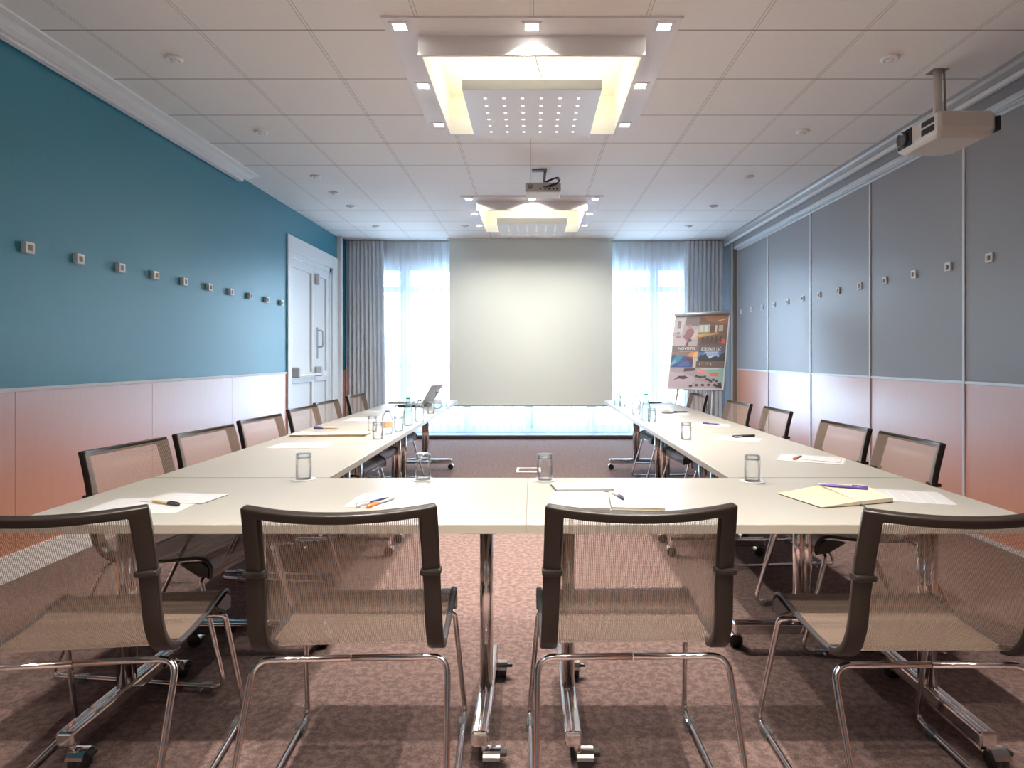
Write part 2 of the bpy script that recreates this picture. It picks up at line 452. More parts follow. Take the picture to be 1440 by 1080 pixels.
# far wall with the window front
WX0, WX1, WZ0, WZ1 = -2.40, 2.62, .13, 2.62
m = MB()
m.box(XL - .2, XR + .3, YF, YF + .25, WZ1, ZC); m.box(XL - .2, XR + .3, YF, YF + .25, 0, WZ0)
m.box(XL - .2, WX0, YF, YF + .25, WZ0, WZ1); m.box(WX1, XR + .3, YF, YF + .25, WZ0, WZ1)
struct(m.build('wall_far', M['offwhite']))
w = bpy.data.objects.new('window_1', None); C.objects.link(w); w.location = (0, YF + .1, 0); struct(w)
m = MB()
mull = [-1.95, -1.0, -.04, .92, 1.88]
def bar(x, wd): m.box(x - wd / 2, x + wd / 2, -.04, .04, WZ0, WZ1, .004)
for x in mull: bar(x, .15 if abs(x) > 1.5 else .12)
bar(WX0 + .04, .08); bar(WX1 - .04, .08)
for z0, z1 in ((WZ0, WZ0 + .06), (WZ1 - .07, WZ1), (2.22, 2.31), (1.05, 1.115)): m.box(WX0, WX1, -.038, .038, z0, z1, .004)
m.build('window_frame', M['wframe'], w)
xs = [WX0] + mull + [WX1]
for a, b in zip(xs, xs[1:]):
    for z0, z1 in ((WZ0 + .06, 1.05), (1.115, 2.22), (2.31, WZ1 - .07)):
        MB().box(a + .05, b - .05, -.004, .004, z0 - .01, z1 + .01).build('pane', M['window'], w)
m = MB(); m.box(XL + .05, 2.94, 9.40, YF, 0, .05); m.mi = 1; m.box(XL + .05, 2.94, 9.392, YF, .05, .067, .002)
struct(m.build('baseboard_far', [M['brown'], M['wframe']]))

# ------------------------------------------------------------------ curtains and screen
def cloth(x0, x1, z0, z1, folds, amp, seed, skew=0, nx=None, squeeze=0):
    rnd = random.Random(seed); m = MB(); m.sm = True
    nx = nx or folds * 12; nz = 14
    ph = [rnd.uniform(-.8, .8) for _ in range(folds + 1)]; am = [rnd.uniform(.65, 1.15) for _ in range(folds + 1)]
    rows = []
    for j in range(nz + 1):
        tz = j / nz; z = z1 + (z0 - z1) * tz; row = []
        for i in range(nx + 1):
            u = i / nx; fu = u * folds; k = int(min(fu, folds - 1e-6)); fr = fu - k
            pa = ph[k] * (1 - fr) + ph[k + 1] * fr; aa = am[k] * (1 - fr) + am[k + 1] * fr
            y = amp * aa * math.sin(2 * PI * fu + pa * (.4 + 1.2 * tz)) * (.75 + .35 * tz)
            xx = x0 + (x1 - x0) * u + amp * .75 * math.sin(4 * PI * fu + pa) + skew * tz * (u - (.5 if squeeze else 0)) 
            row.append(m.bm.verts.new((xx, y, z)))
        rows.append(row)
    for A, B in zip(rows, rows[1:]):
        for i in range(nx): m._fin([m.bm.faces.new((A[i], A[i + 1], B[i + 1], B[i]))])
    return m
def curtain(name, x0, x1, y, z0, z1, folds, amp, seed, mat, label, solid=0, skew=0):
    o = cloth(x0, x1, z0, z1, folds, amp, seed, skew).build(name, mat, solid=solid)
    o.location = (0, y, 0); return tag(o, label, 'curtain')
curtain('drape', -2.775, -2.24, 9.515, .075, 2.965, 9, .042, 3, M['drape'], 'grey heavy drape gathered at the teal wall, left of the window', .003, .05)
curtain('drape', 2.30, 2.86, 9.507, .075, 2.965, 9, .042, 5, M['drape'], 'grey heavy drape gathered behind the easel, right of the window', .003, -.02)
curtain('sheer_curtain', -2.28, -.02, 9.585, .10, 2.96, 19, .030, 11, M['sheer'], 'white see-through voile curtain across the left half of the window')
curtain('sheer_curtain', .02, 2.33, 9.585, .10, 2.96, 19, .030, 12, M['sheer'], 'white see-through voile curtain across the right half of the window')
m = MB(); m.box(-2.8, 2.88, 9.505, 9.525, ZC - .018, ZC); m.box(-2.8, 2.88, 9.578, 9.592, ZC - .018, ZC)
tag(m.build('curtain_rail', M['greytrim']), 'grey double curtain track running along the ceiling above the window', 'curtain rail')

t = thing('projection_screen', 'large white pull-down projection screen hanging before the window', 'screen', (-.015, 9.42, 2.98))
MB().box(-1.21, 1.21, -.001, .001, -2.47, 0).build('screen_fabric', M['screen'], t)
m = MB(); m.box(-1.22, 1.22, -.012, .012, -2.495, -2.465, .004); m.build('bottom_bar', M['greytrim'], t)
m = MB(); m.box(-1.24, 1.24, -.05, .05, -.012, .004, .003); m.build('screen_slot', M['white'], t)

# left ceiling-edge screen case
pr = [(-2.65, ZC - .001), (-2.652, ZC - .012), (-2.70, ZC - .018), (-2.74, ZC - .034), (-2.785, ZC - .040), (-2.785, ZC - .030), (-2.805, ZC - .030), (-2.805, ZC - .048), (-2.835, ZC - .052), (-2.849, ZC - .052), (-2.849, ZC - .001)]
t = thing('screen_case', 'long white retracted screen case along the ceiling above the teal wall', 'screen', (0, YN + .02, 0))
m = MB(); m.prism([(x, 0, z) for x, z in pr], (0, 6.14 - YN, 0)); m.build('case', M['bright'], t)
m = MB(); m.box(-2.84, -2.79, .3, 6.10 - YN, ZC - .066, ZC - .050, .004); m.build('weight_bar', M['fixt'], t)

# ------------------------------------------------------------------ ceiling fixtures
def build_fixture():
    t = thing('ceiling_light', '', 'ceiling light')
    c = FS / 2
    m = MB(); o = .785; i = .62; z0, z1 = -.012, .0
    m.box(-o, o, -c, -i, z0, z1); m.box(-o, o, i, c, z0, z1); m.box(-o, -i, -i, i, z0, z1); m.box(i, o, -i, i, z0, z1)
    m.build('flange', M['fixt'], t, weld=False)
    m = MB(); z0, z1 = -.12, .0; q = .60
    m.box(-i, i, -i, -q, z0, z1); m.box(-i, i, q, i, z0, z1); m.box(-i, -q, -q, q, z0, z1); m.box(q, i, -q, q, z0, z1)
    m.build('drop_frame', M['fixt'], t, weld=False)
    m = MB(); h = .16
    m.box(-q - .015, q + .015, -q - .015, -q, 0, h); m.box(-q - .015, q + .015, q, q + .015, 0, h)
    m.box(-q - .015, -q, -q, q, 0, h); m.box(q, q + .015, -q, q, 0, h); m.box(-q - .015, q + .015, -q - .015, q + .015, h, h + .015)
    m.build('light_well', M['cavity'], t, weld=False)
    s = .405
    MB().box(-s, s, -s, s, -.217, -.157, .003).build('hanging_panel', M['perf'], t)
    for sx in (-.14, .14): MB().tube([(sx, -.3, -.158), (sx, -.3, .16)], .002, 6).build('hanging_wire', M['alu'], t)
    MB().tube(spline([(.02, -.35, .16), (.02, -.33, .02), (.06, -.30, -.10), (.12, -.28, -.158)]), .004, 6).build('cord', M['greytrim'], t)
    for x, y in DL:
        m = MB(); w_ = .052
        for (x0, x1, y0, y1) in ((-w_, w_, -w_, -.034), (-w_, w_, .034, w_), (-w_, -.034, -.034, .034), (.034, w_, -.034, .034)):
            m.box(x + x0, x + x1, y + y0, y + y1, -.0165, -.008, .001)
        d = m.build('downlight', M['fixt'], t, weld=False)
        MB().box(x - .033, x + .033, y - .033, y + .033, -.0145, -.0125).build('lens', M['led'], d)
    return t
DL = [(x, y) for x in (-.70, 0, .70) for y in (-.71, .02, .705) if not (x == 0 and y == .02)]
fl = ['square recessed ceiling light with eight small spots and a perforated panel, nearest in view',
      'farther square recessed ceiling light beyond the middle projector, near the screen',
      'square recessed ceiling light overhead behind the camera']
p = build_fixture()
for i, k in enumerate((1, 2, 0)):
    first_or_dup(p, i, fl[i], (0, FIX[k] + FS / 2, ZC), 0, 'square ceiling lights')
def area(name, loc, sx, sy, watts, col, rot=(0, 0, 0), spread=PI):
    l = bpy.data.lights.new(name, 'AREA'); l.shape = 'RECTANGLE'; l.size = sx; l.size_y = sy; l.energy = watts; l.color = col; l.spread = spread
    o = bpy.data.objects.new(name, l); C.objects.link(o); o.location = loc; o.rotation_euler = rot
    return o
WARM = (1, .92, .83)
POW = [11, 9.5, 5.5]
for k in range(3):
    yc = FIX[k] + FS / 2
    for x, y in DL:
        area('downlight_lamp', (x, yc + y, ZC - .018), .06, .06, POW[k], WARM, spread=R(150 if k == 2 else (115 if x == 0 else 95)))
    area('well_lamp', (0, yc, ZC - .15), .7, .7, 3.4, (1, .94, .74), rot=(PI, 0, 0))

# small round ceiling fittings
def build_spot():
    t = thing('ceiling_spot', '', 'ceiling spot')
    m = MB(); m.lathe([(.052, 0), (.052, -.004), (.046, -.016), (.030, -.018), (.028, -.012), (.0, -.012)], n=24); m.build('ring', M['bright'], t)
    m = MB(); m.lathe([(.026, -.0125), (.020, -.022), (.0, -.025)], n=18); m.build('eye', M['white'], t)
    return t
p = build_spot()
sp = [(-2.11, 3.73, 'first small round white ceiling spot from the camera on the teal-wall side'), (-2.12, 4.95, 'second small round white ceiling spot from the camera on the teal-wall side'),
      (-2.11, 6.17, 'third small round white ceiling spot from the camera on the teal-wall side'), (-2.12, 6.77, 'fourth small round white ceiling spot from the camera on the teal-wall side'),
      (-2.11, 7.38, 'fifth small round white ceiling spot from the camera on the teal-wall side'), (-2.10, 8.52, 'small round white ceiling spot nearest the left drape'),
      (-.90, 8.48, 'small round white ceiling spot just left of the farther square light'),
      (2.11, 3.73, 'small round white ceiling spot left of the big white projector'), (2.11, 4.93, 'second small round white ceiling spot from the camera on the partition side'),
      (2.11, 6.17, 'third small round white ceiling spot from the camera on the partition side'), (2.11, 7.38, 'fourth small round white ceiling spot from the camera on the partition side'),
      (2.10, 8.50, 'small round white ceiling spot nearest the right drape')]
for i, (x, y, l) in enumerate(sp): first_or_dup(p, i, l, (x, y, ZC), 0, 'round ceiling spots')

# ------------------------------------------------------------------ wall pegs
def build_peg():
    m = MB(); a, b, d = .031, .0165, .030         # stands out along +x
    m.box(0, d, -a, a, b, a, .001); m.box(0, d, -a, a, -a, -b, .001); m.box(0, d, -a, -b, -b, b); m.box(0, d, b, a, -b, b)
    m.mi = 1; m.box(0, .006, -b, b, -b, b)
    return m.build('wall_peg', [M['white'], M['jamb']], weld=False)
p = build_peg(); p['category'] = 'wall peg'
ly = [3.56 + .4 * k for k in range(10)]
for i, y in enumerate(ly):
    first_or_dup(p, i, ORD[i] + ' white square wall peg from the camera in the row on the teal wall', (XL, y, 1.836), 0, 'pegs on the teal wall')
ry = [4.143 + .409 * k for k in range(13)]
for i, y in enumerate(ry):
    o = dup(p, ORD[i] + ' white square wall peg from the camera in the row on the grey partition', (XR - .008 * 0, y, 1.871), PI, 'pegs on the grey partition'); o.scale = (.4, 1, 1)

# ------------------------------------------------------------------ tables
def build_table():
    t = thing('folding_table', '', 'table')
    L, W = 1.494 / 2, .348
    m = MB(); m.box(-L, L, -W, W, TZ - .027, TZ, .002); top = m.build('tabletop', M['table'], t)
    m = MB()
    for (x0, x1, y0, y1) in ((-L - .0006, L + .0006, -W - .0006, -W + .001), (-L - .0006, L + .0006, W - .001, W + .0006), (-L - .0006, -L + .001, -W, W), (L - .001, L + .0006, -W, W)):
        m.box(x0, x1, y0, y1, TZ - .0265, TZ - .0022)
    m.build('edge_band', M['edge'], top, weld=False)
    m = MB(); m.box(-.60, .60, -.03, .03, TZ - .072, TZ - .027, .003); m.box(-.66, -.56, -.27, .27, TZ - .050, TZ - .027, .003); m.box(.56, .66, -.27, .27, TZ - .050, TZ - .027, .003)
    m.build('under_frame', M['under'], t)
    for s in (-1, 1):
        m = MB(); m.sm = True
        m.tube([(s * .61, -.018, .10), (s * .61, -.018, TZ - .05)], .021, 16); m.tube([(s * .61, .018, .10), (s * .61, .018, TZ - .05)], .021, 16)
        m.build('column', M['chrome'], t)
        m = MB(); x = s * .61
        m.box(x - .026, x + .026, -.29, .29, .072, .118, .009, 3)
        m.box(x - .006, x + .006, -.285, .285, .114, .1225, .003)
        f = m.build('foot', M['chrome'], t)
        for e in (-1, 1):
            y = e * .27
            m = MB(); m.lathe([(0, -.022), (.024, -.022), (.0285, -.018), (.0285, -.004), (.026, -.002), (.026, .002), (.0285, .004), (.0285, .018), (.024, .022), (0, .022)], (x + .035, y, .0290), 20, 'x')
            m.build('caster_wheel', M['black'], f)
            m = MB(); n = 9
            arc = [(math.cos(a) * .034, math.sin(a) * .034) for a in [R(20 + 140 * k / n) for k in range(n + 1)]]
            inn = [(math.cos(a) * .031, math.sin(a) * .031) for a in [R(160 - 140 * k / n) for k in range(n + 1)]]
            m.prism([(x + .010, y + a, .029 + b) for a, b in arc + inn], (.05, 0, 0))
            m.tube([(x + .012, y, .055), (x + .012, y, .075)], .009, 10)
            m.build('caster_hood', M['chrome'], f)
            MB().box(x + .058, x + .080, y - .012, y + .012, .042, .054, .003).build('brake_lever', M['black'], f)
    return t
p = build_table()
HP = PI / 2
tabs = [(-.764, 2.147, 0, 'front left cream folding table, its edge facing the two left chairs'), (.732, 2.147, 0, 'front right cream folding table, its edge facing the two right chairs'),
        (-1.150, 3.25, HP, 'cream folding table in the left row, joined to the front table'), (-1.150, 4.75, HP, 'cream folding table in the middle of the left row, carrying the label bottle'), (-1.155, 6.25, HP, 'cream folding table at the far end of the left row, carrying the laptop'),
        (1.128, 3.25, HP, 'cream folding table in the right row, joined to the front table'), (1.130, 4.75, HP, 'cream folding table in the middle of the right row'), (1.132, 6.25, HP, 'cream folding table at the far end of the right row, before the easel')]
for i, (x, y, r, l) in enumerate(tabs): first_or_dup(p, i, l, (x, y, 0), r, 'folding tables in a u')

# ------------------------------------------------------------------ chairs
def build_chair():
    t = thing('meeting_chair', '', 'chair')
    key = [(-.285, .862), (-.268, .80), (-.250, .72), (-.238, .64), (-.230, .565), (-.212, .510), (-.180, .475), (-.130, .458), (-.06, .454), (.04, .457), (.12, .466), (.18, .474), (.215, .473), (.240, .460), (.252, .436), (.250, .402)]
    prof = spline([(0, y, z) for y, z in key], 5)
    n = len(prof); lens = [0]
    for a, b in zip(prof, prof[1:]): lens.append(lens[-1] + (b - a).length)
    iz = next(i for i, q in enumerate(prof) if q.y > -.135)       # end of the back
    def hw(i):
        z = prof[i].z
        return .232 + .012 * min(1, max(0, (.862 - z) / .4))
    def pt(i, u):        # u in -1..1
        q = prof[i]; k = max(0, min(1, (q.z - .50) / .30)) if i < iz else 0
        bow = .050 * (1 - u * u) * k
        dip = .010 * (1 - u * u) * k if i < 6 else 0
        return Vector((u * hw(i), q.y - bow, q.z - dip))
    def grid(i0, i1, us):
        m = MB(); m.sm = True
        rows = [[m.bm.verts.new(pt(i, u)) for u in us] for i in range(i0, i1 + 1)]
        for A, B in zip(rows, rows[1:]):
            for k in range(len(us) - 1): m._fin([m.bm.faces.new((A[k], A[k + 1], B[k + 1], B[k]))])
        return m
    e = .042 / .236; inner = [-1 + e + (2 - 2 * e) * k / 14 for k in range(15)]
    us = [-1, -1 + e * .5] + inner + [1 - e * .5, 1]
    it = next(i for i in range(n) if lens[i] > .024)
    m = MB(); m.sm = True
    rows = [[m.bm.verts.new(pt(i, u)) for u in us] for i in range(0, iz + 1)]
    for i in range(iz):
        for k in range(len(us) - 1):
            if i < it or k < 2 or k >= len(us) - 3: m._fin([m.bm.faces.new((rows[i][k], rows[i][k + 1], rows[i + 1][k + 1], rows[i + 1][k]))])
    bmesh.ops.delete(m.bm, geom=[v for v in m.bm.verts if not v.link_faces], context='VERTS')
    m.build('back_frame', M['frame'], t, solid=.024, bevel=.005)
    m = grid(1, iz, [-.985] + inner + [.985])                       # the mesh wraps over the front of the frame
    for v in m.bm.verts: v.co.y += .0135 if v.co.z > .50 else .0135 * max(0, (v.co.z - .455) / .045)
    m.build('back_mesh', M['mesh'], t)
    us2 = [-1 + .06 + 1.88 * k / 14 for k in range(15)]
    grid(iz, n - 1, us2).build('seat_mesh', M['seat'], t, solid=0)
    for s in (-1, 1):                                               # seat side rails with front corner brackets
        m = MB(); pts = [pt(i, s * .965) for i in range(iz - 2, n)]
        m.tube(pts, .0085, 8, flat=.8)
        m.prism([(s * .244, .215, .462), (s * .244, .246, .44), (s * .244, .244, .405), (s * .244, .205, .41), (s * .244, .13, .452)], (-s * .022, 0, 0))
        m.build('seat_rail', M['seatdk'], t)
    for s in (-1, 1):
        i = next(i for i in range(n) if prof[i].z < .69); q = pt(i, s * .91)
        MB().box(q.x - .026, q.x + .026, q.y - .022, q.y + .016, q.z - .008, q.z + .008, .005).build('clip', M['frame'], t)
    r = .0085
    for s in (-1, 1):
        pts = fillet([(s * .20, .212, .395), (s * .238, .212, .395), (s * .264, .325, .018), (s * .262, -.38, .018), (s * .250, -.170, .435), (0, -.170, .435)], .045, 6)
        m = MB(); m.tube(pts[:-1] + [Vector((s * .001, -.170, .435))], r, 10); m.build('sled_leg', M['chrome'], t)
    m = MB(); m.tube([(-.2, .212, .395), (.2, .212, .395)], r, 10); m.build('front_bar', M['chrome'], t)
    for s in (-1, 1):
        for y in (.25, -.25):
            MB().box(s * .262 - .015, s * .262 + .015, y - .022, y + .022, .0, .03, .005).build('glide', M['glide'], t)
    return t
p = build_chair()
ch = [(-.478, 1.822, 2.5, 'front-row mesh chair with chrome sled legs, just left of the table joint'),
      (.262, 1.832, 1, 'front-row mesh chair with chrome sled legs, right of the table joint'),
      (-1.195, 1.79, 7, 'front-row mesh chair cut off by the left edge of the photo'),
      (1.018, 1.785, 0, 'front-row mesh chair cut off by the right edge, before the kraft notebook')]
def side(mx, my, deg): return (mx - .285 * math.sin(R(deg)) * 1, my + .285 * math.cos(R(deg)))
LC = [(-1.690, 2.64, -97, 'brown mesh chair nearest the camera along the teal wall side'), (-1.640, 3.18, -97, 'second brown mesh chair from the camera along the teal wall side'),
      (-1.635, 3.81, -97, 'third brown mesh chair from the camera along the teal wall side'), (-1.660, 4.58, -95, 'fourth brown mesh chair from the camera, before the white door'),
      (-1.690, 5.20, -95, 'fifth brown mesh chair from the camera, by the far jamb of the white door'), (-1.700, 6.10, -95, 'brown mesh chair farthest on the left side, in front of the grey drape')]
RC = [(1.712, 2.87, 91, 'brown mesh chair nearest the camera along the partition side'), (1.690, 3.42, 94, 'second brown mesh chair from the camera along the partition side'),
      (1.720, 4.43, 91, 'third brown mesh chair from the camera along the partition side'), (1.670, 5.10, 95, 'fourth brown mesh chair from the camera along the partition side'),
      (1.640, 6.22, 95, 'brown mesh chair farthest on the right side, under the poster easel')]
allc = [(x, y, a, l, 'chairs in the front row') for x, y, a, l in ch]
for grp, lst in (('chairs along the left tables', LC), ('chairs along the right tables', RC)):
    for mx, my, a, l in lst:
        x, y = side(mx, my, a); allc.append((x, y, a, l, grp))
for i, (x, y, a, l, g) in enumerate(allc): first_or_dup(p, i, l, (x, y, 0), R(a), g)

# ------------------------------------------------------------------ projectors
def side_projector():
    t = thing('projector', 'large white projector on a pole, at the upper right near the partition', 'projector', (2.47, 3.80, ZC))
    X = lambda v: v - 2.47; Y = lambda v: v - 3.80; Z = lambda v: v - ZC
    m = MB(); m.tube([(X(2.50), Y(3.90), 0.0), (X(2.50), Y(3.90), Z(2.60))], .024, 16); m.build('pole', M['projbody'], t)
    m = MB(); m.box(X(2.455), X(2.55), Y(3.86), Y(3.95), -.003, 0); m.build('ceiling_hole_patch', M['jamb'], t)  # flat dark sheet painting the shade of the open ceiling hole by the pole
    m = MB(); m.tube(spline([(X(2.53), Y(3.885), 0), (X(2.535), Y(3.885), Z(2.85)), (X(2.535), Y(3.88), Z(2.72)), (X(2.56), Y(3.86), Z(2.64)), (X(2.60), Y(3.82), Z(2.615))]), .006, 8)
    m.tube(spline([(X(2.525), Y(3.875), 0), (X(2.528), Y(3.875), Z(2.85)), (X(2.54), Y(3.87), Z(2.70)), (X(2.58), Y(3.84), Z(2.615))]), .005, 8); m.build('cable', M['jamb'], t)
    # body: tapered underside, long axis across the view (y), lens at the far end of the front face
    m = MB(); bm = m.bm
    x0, x1, y0, y1 = X(2.305), X(2.66), Y(3.585), Y(4.02)
    lv = []
    for z, ins in ((Z(2.622), .010), (Z(2.612), .0), (Z(2.53), .0), (Z(2.505), .010), (Z(2.482), .055)):
        c = .045; a0, a1, b0, b1 = x0 + ins * .5, x1 - ins, y0 + ins, y1 - ins
        ring = [(a0 + .015, b0), (a1 - c, b0), (a1, b0 + c), (a1, b1 - c), (a1 - c, b1), (a0 + .02, b1), (a0, b1 - .02), (a0, b0 + .015)]
        lv.append([bm.verts.new((q[0], q[1], z)) for q in ring])
    for A, B in zip(lv, lv[1:]):
        for k in range(8): bm.faces.new((A[k], A[(k + 1) % 8], B[(k + 1) % 8], B[k]))
    bm.faces.new(lv[0]); bm.faces.new(lv[-1])
    body = m.build('body', M['projbody'], t, bevel=.006)
    m = MB(); m.box(x1 - .012, x1 + .014, y0 + .016, y1 - .03, Z(2.515), Z(2.60), .008, 3); m.build('end_cap', M['black'], body)
    m = MB()
    for za, zb in ((Z(2.572), Z(2.604)), (Z(2.524), Z(2.560))): m.box(x0 - .003, x0 + .004, Y(3.625), Y(3.745), za, zb, .003)
    m.build('vent_grille', M['vent'], body)
    m = MB(); m.box(x0 - .004, x0 + .003, Y(3.838), Y(3.985), Z(2.513), Z(2.618), .003); m.build('lens_recess', M['vent'], body)
    m = MB(); m.lathe([(.046, 0), (.046, -.022), (.040, -.026), (.036, -.012), (.020, -.016), (0, -.018)], (x0 - .002, Y(3.915), Z(2.565)), 24, 'x'); m.build('lens', M['lens'], body)
    m = MB(); m.lathe([(.030, 0), (.030, .012), (.022, .018), (0, .018)], (X(2.36), Y(3.80), Z(2.62)), 18); m.lathe([(.015, 0), (.015, .01), (0, .012)], (X(2.58), Y(3.66), Z(2.62)), 14); m.build('adjuster_knob', M['projbody'], body)
side_projector()
def mid_projector():
    t = thing('projector', 'small projector with looped cables, hung at the middle of the ceiling', 'projector', (.10, 5.95, ZC))
    X = lambda v: v - .10; Y = lambda v: v - 5.95; Z = lambda v: v - ZC
    m = MB(); m.tube([(X(.125), Y(5.97), 0), (X(.11), Y(5.95), Z(2.84))], .013, 10); m.box(X(.0), X(.14), Y(5.93), Y(6.0), -.012, 0, .002); m.box(X(.06), X(.16), Y(5.88), Y(6.0), Z(2.832), Z(2.845)); m.build('mount', M['jamb'], t)
    m = MB(); m.box(X(-.062), X(.268), Y(5.82), Y(6.07), Z(2.742), Z(2.832), .012, 3); body = m.build('body', M['projbody'], t)
    m = MB(); m.box(X(-.05), X(.256), Y(5.815), Y(5.822), Z(2.752), Z(2.822), .003); m.build('rear_panel', M['greytrim'], body)
    m = MB(); m.lathe([(.026, 0), (.026, -.004), (0, -.004)], (X(-.015), Y(5.816), Z(2.79)), 18, 'y'); m.build('speaker_grille', M['jamb'], body)
    m = MB()
    for k, x in enumerate((.07, .115, .15, .19, .225)): m.box(X(x), X(x + .014), Y(5.808), Y(5.818), Z(2.762), Z(2.776))
    m.build('socket', M['vent'], body)
    m = MB()
    for k in range(3):
        m.tube(spline([(X(.11), Y(5.9), Z(2.84 + .004 * k)), (X(.16), Y(5.86 - .01 * k), Z(2.85 + .004 * k)), (X(.215 + .012 * k), Y(5.79), Z(2.855 + .006 * k)), (X(.245 + .004 * k), Y(5.785), Z(2.83)), (X(.22 - .02 * k), Y(5.79), Z(2.80)), (X(.16 - .03 * k), Y(5.80), Z(2.78))]), .004, 6)
    m.build('cable', M['vent'], t)
    m = MB(); m.lathe([(.03, 0), (.03, .012), (.024, .014), (0, .008)], (X(.18), Y(6.068), Z(2.787)), 18, 'y'); m.build('lens', M['lens'], body)
mid_projector()

# ------------------------------------------------------------------ poster easel
EA = thing('poster_easel', 'white tripod flipchart easel standing before the right drape', 'easel', (2.035, 7.84, 0), R(-33))
TILT = R(17)
EW, EH = .345, .965
bz = .835
def eb(u, v, d=0):       # board coordinates: u across, v up the tilted board, d out of its face
    return Vector((u, .0 + math.sin(TILT) * v - math.cos(TILT) * d - .06, bz + math.cos(TILT) * v + math.sin(TILT) * d))
m = MB()
def slab(m, u0, u1, v0, v1, d0, d1):
    P = [eb(u, v, d) for d in (d0, d1) for u, v in ((u0, v0), (u1, v0), (u1, v1), (u0, v1))]
    vs = [m.bm.verts.new(q) for q in P]
    m._fin([m.bm.faces.new([vs[i] for i in f]) for f in ((3, 2, 1, 0), (4, 5, 6, 7), (0, 1, 5, 4), (1, 2, 6, 5), (2, 3, 7, 6), (3, 0, 4, 7))])
slab(m, -EW, EW, 0, EH, -.02, 0); m.build('board', M['fixt'], EA)
m = MB(); slab(m, -EW - .008, EW + .008, -.012, .0, -.022, .012); slab(m, -EW - .008, -EW, 0, EH, -.022, .004); slab(m, EW, EW + .008, 0, EH, -.022, .004); m.build('edge_frame', M['alu'], EA)
m = MB(); m.tube([eb(-EW - .01, EH + .01, .012), eb(EW + .01, EH + .01, .012)], .024, 14); m.build('clamp_bar', M['silver'], EA)
for s in (-1, 1):
    MB().tube([eb(s * .22, EH * .95, -.03), eb(s * .22, 0, -.03), (s * .27, -.33, .01)], .013, 10).build('leg', M['alu'], EA)
MB().tube([eb(0, EH * .93, -.035), (0, .62, .01)], .013, 10).build('leg', M['alu'], EA)
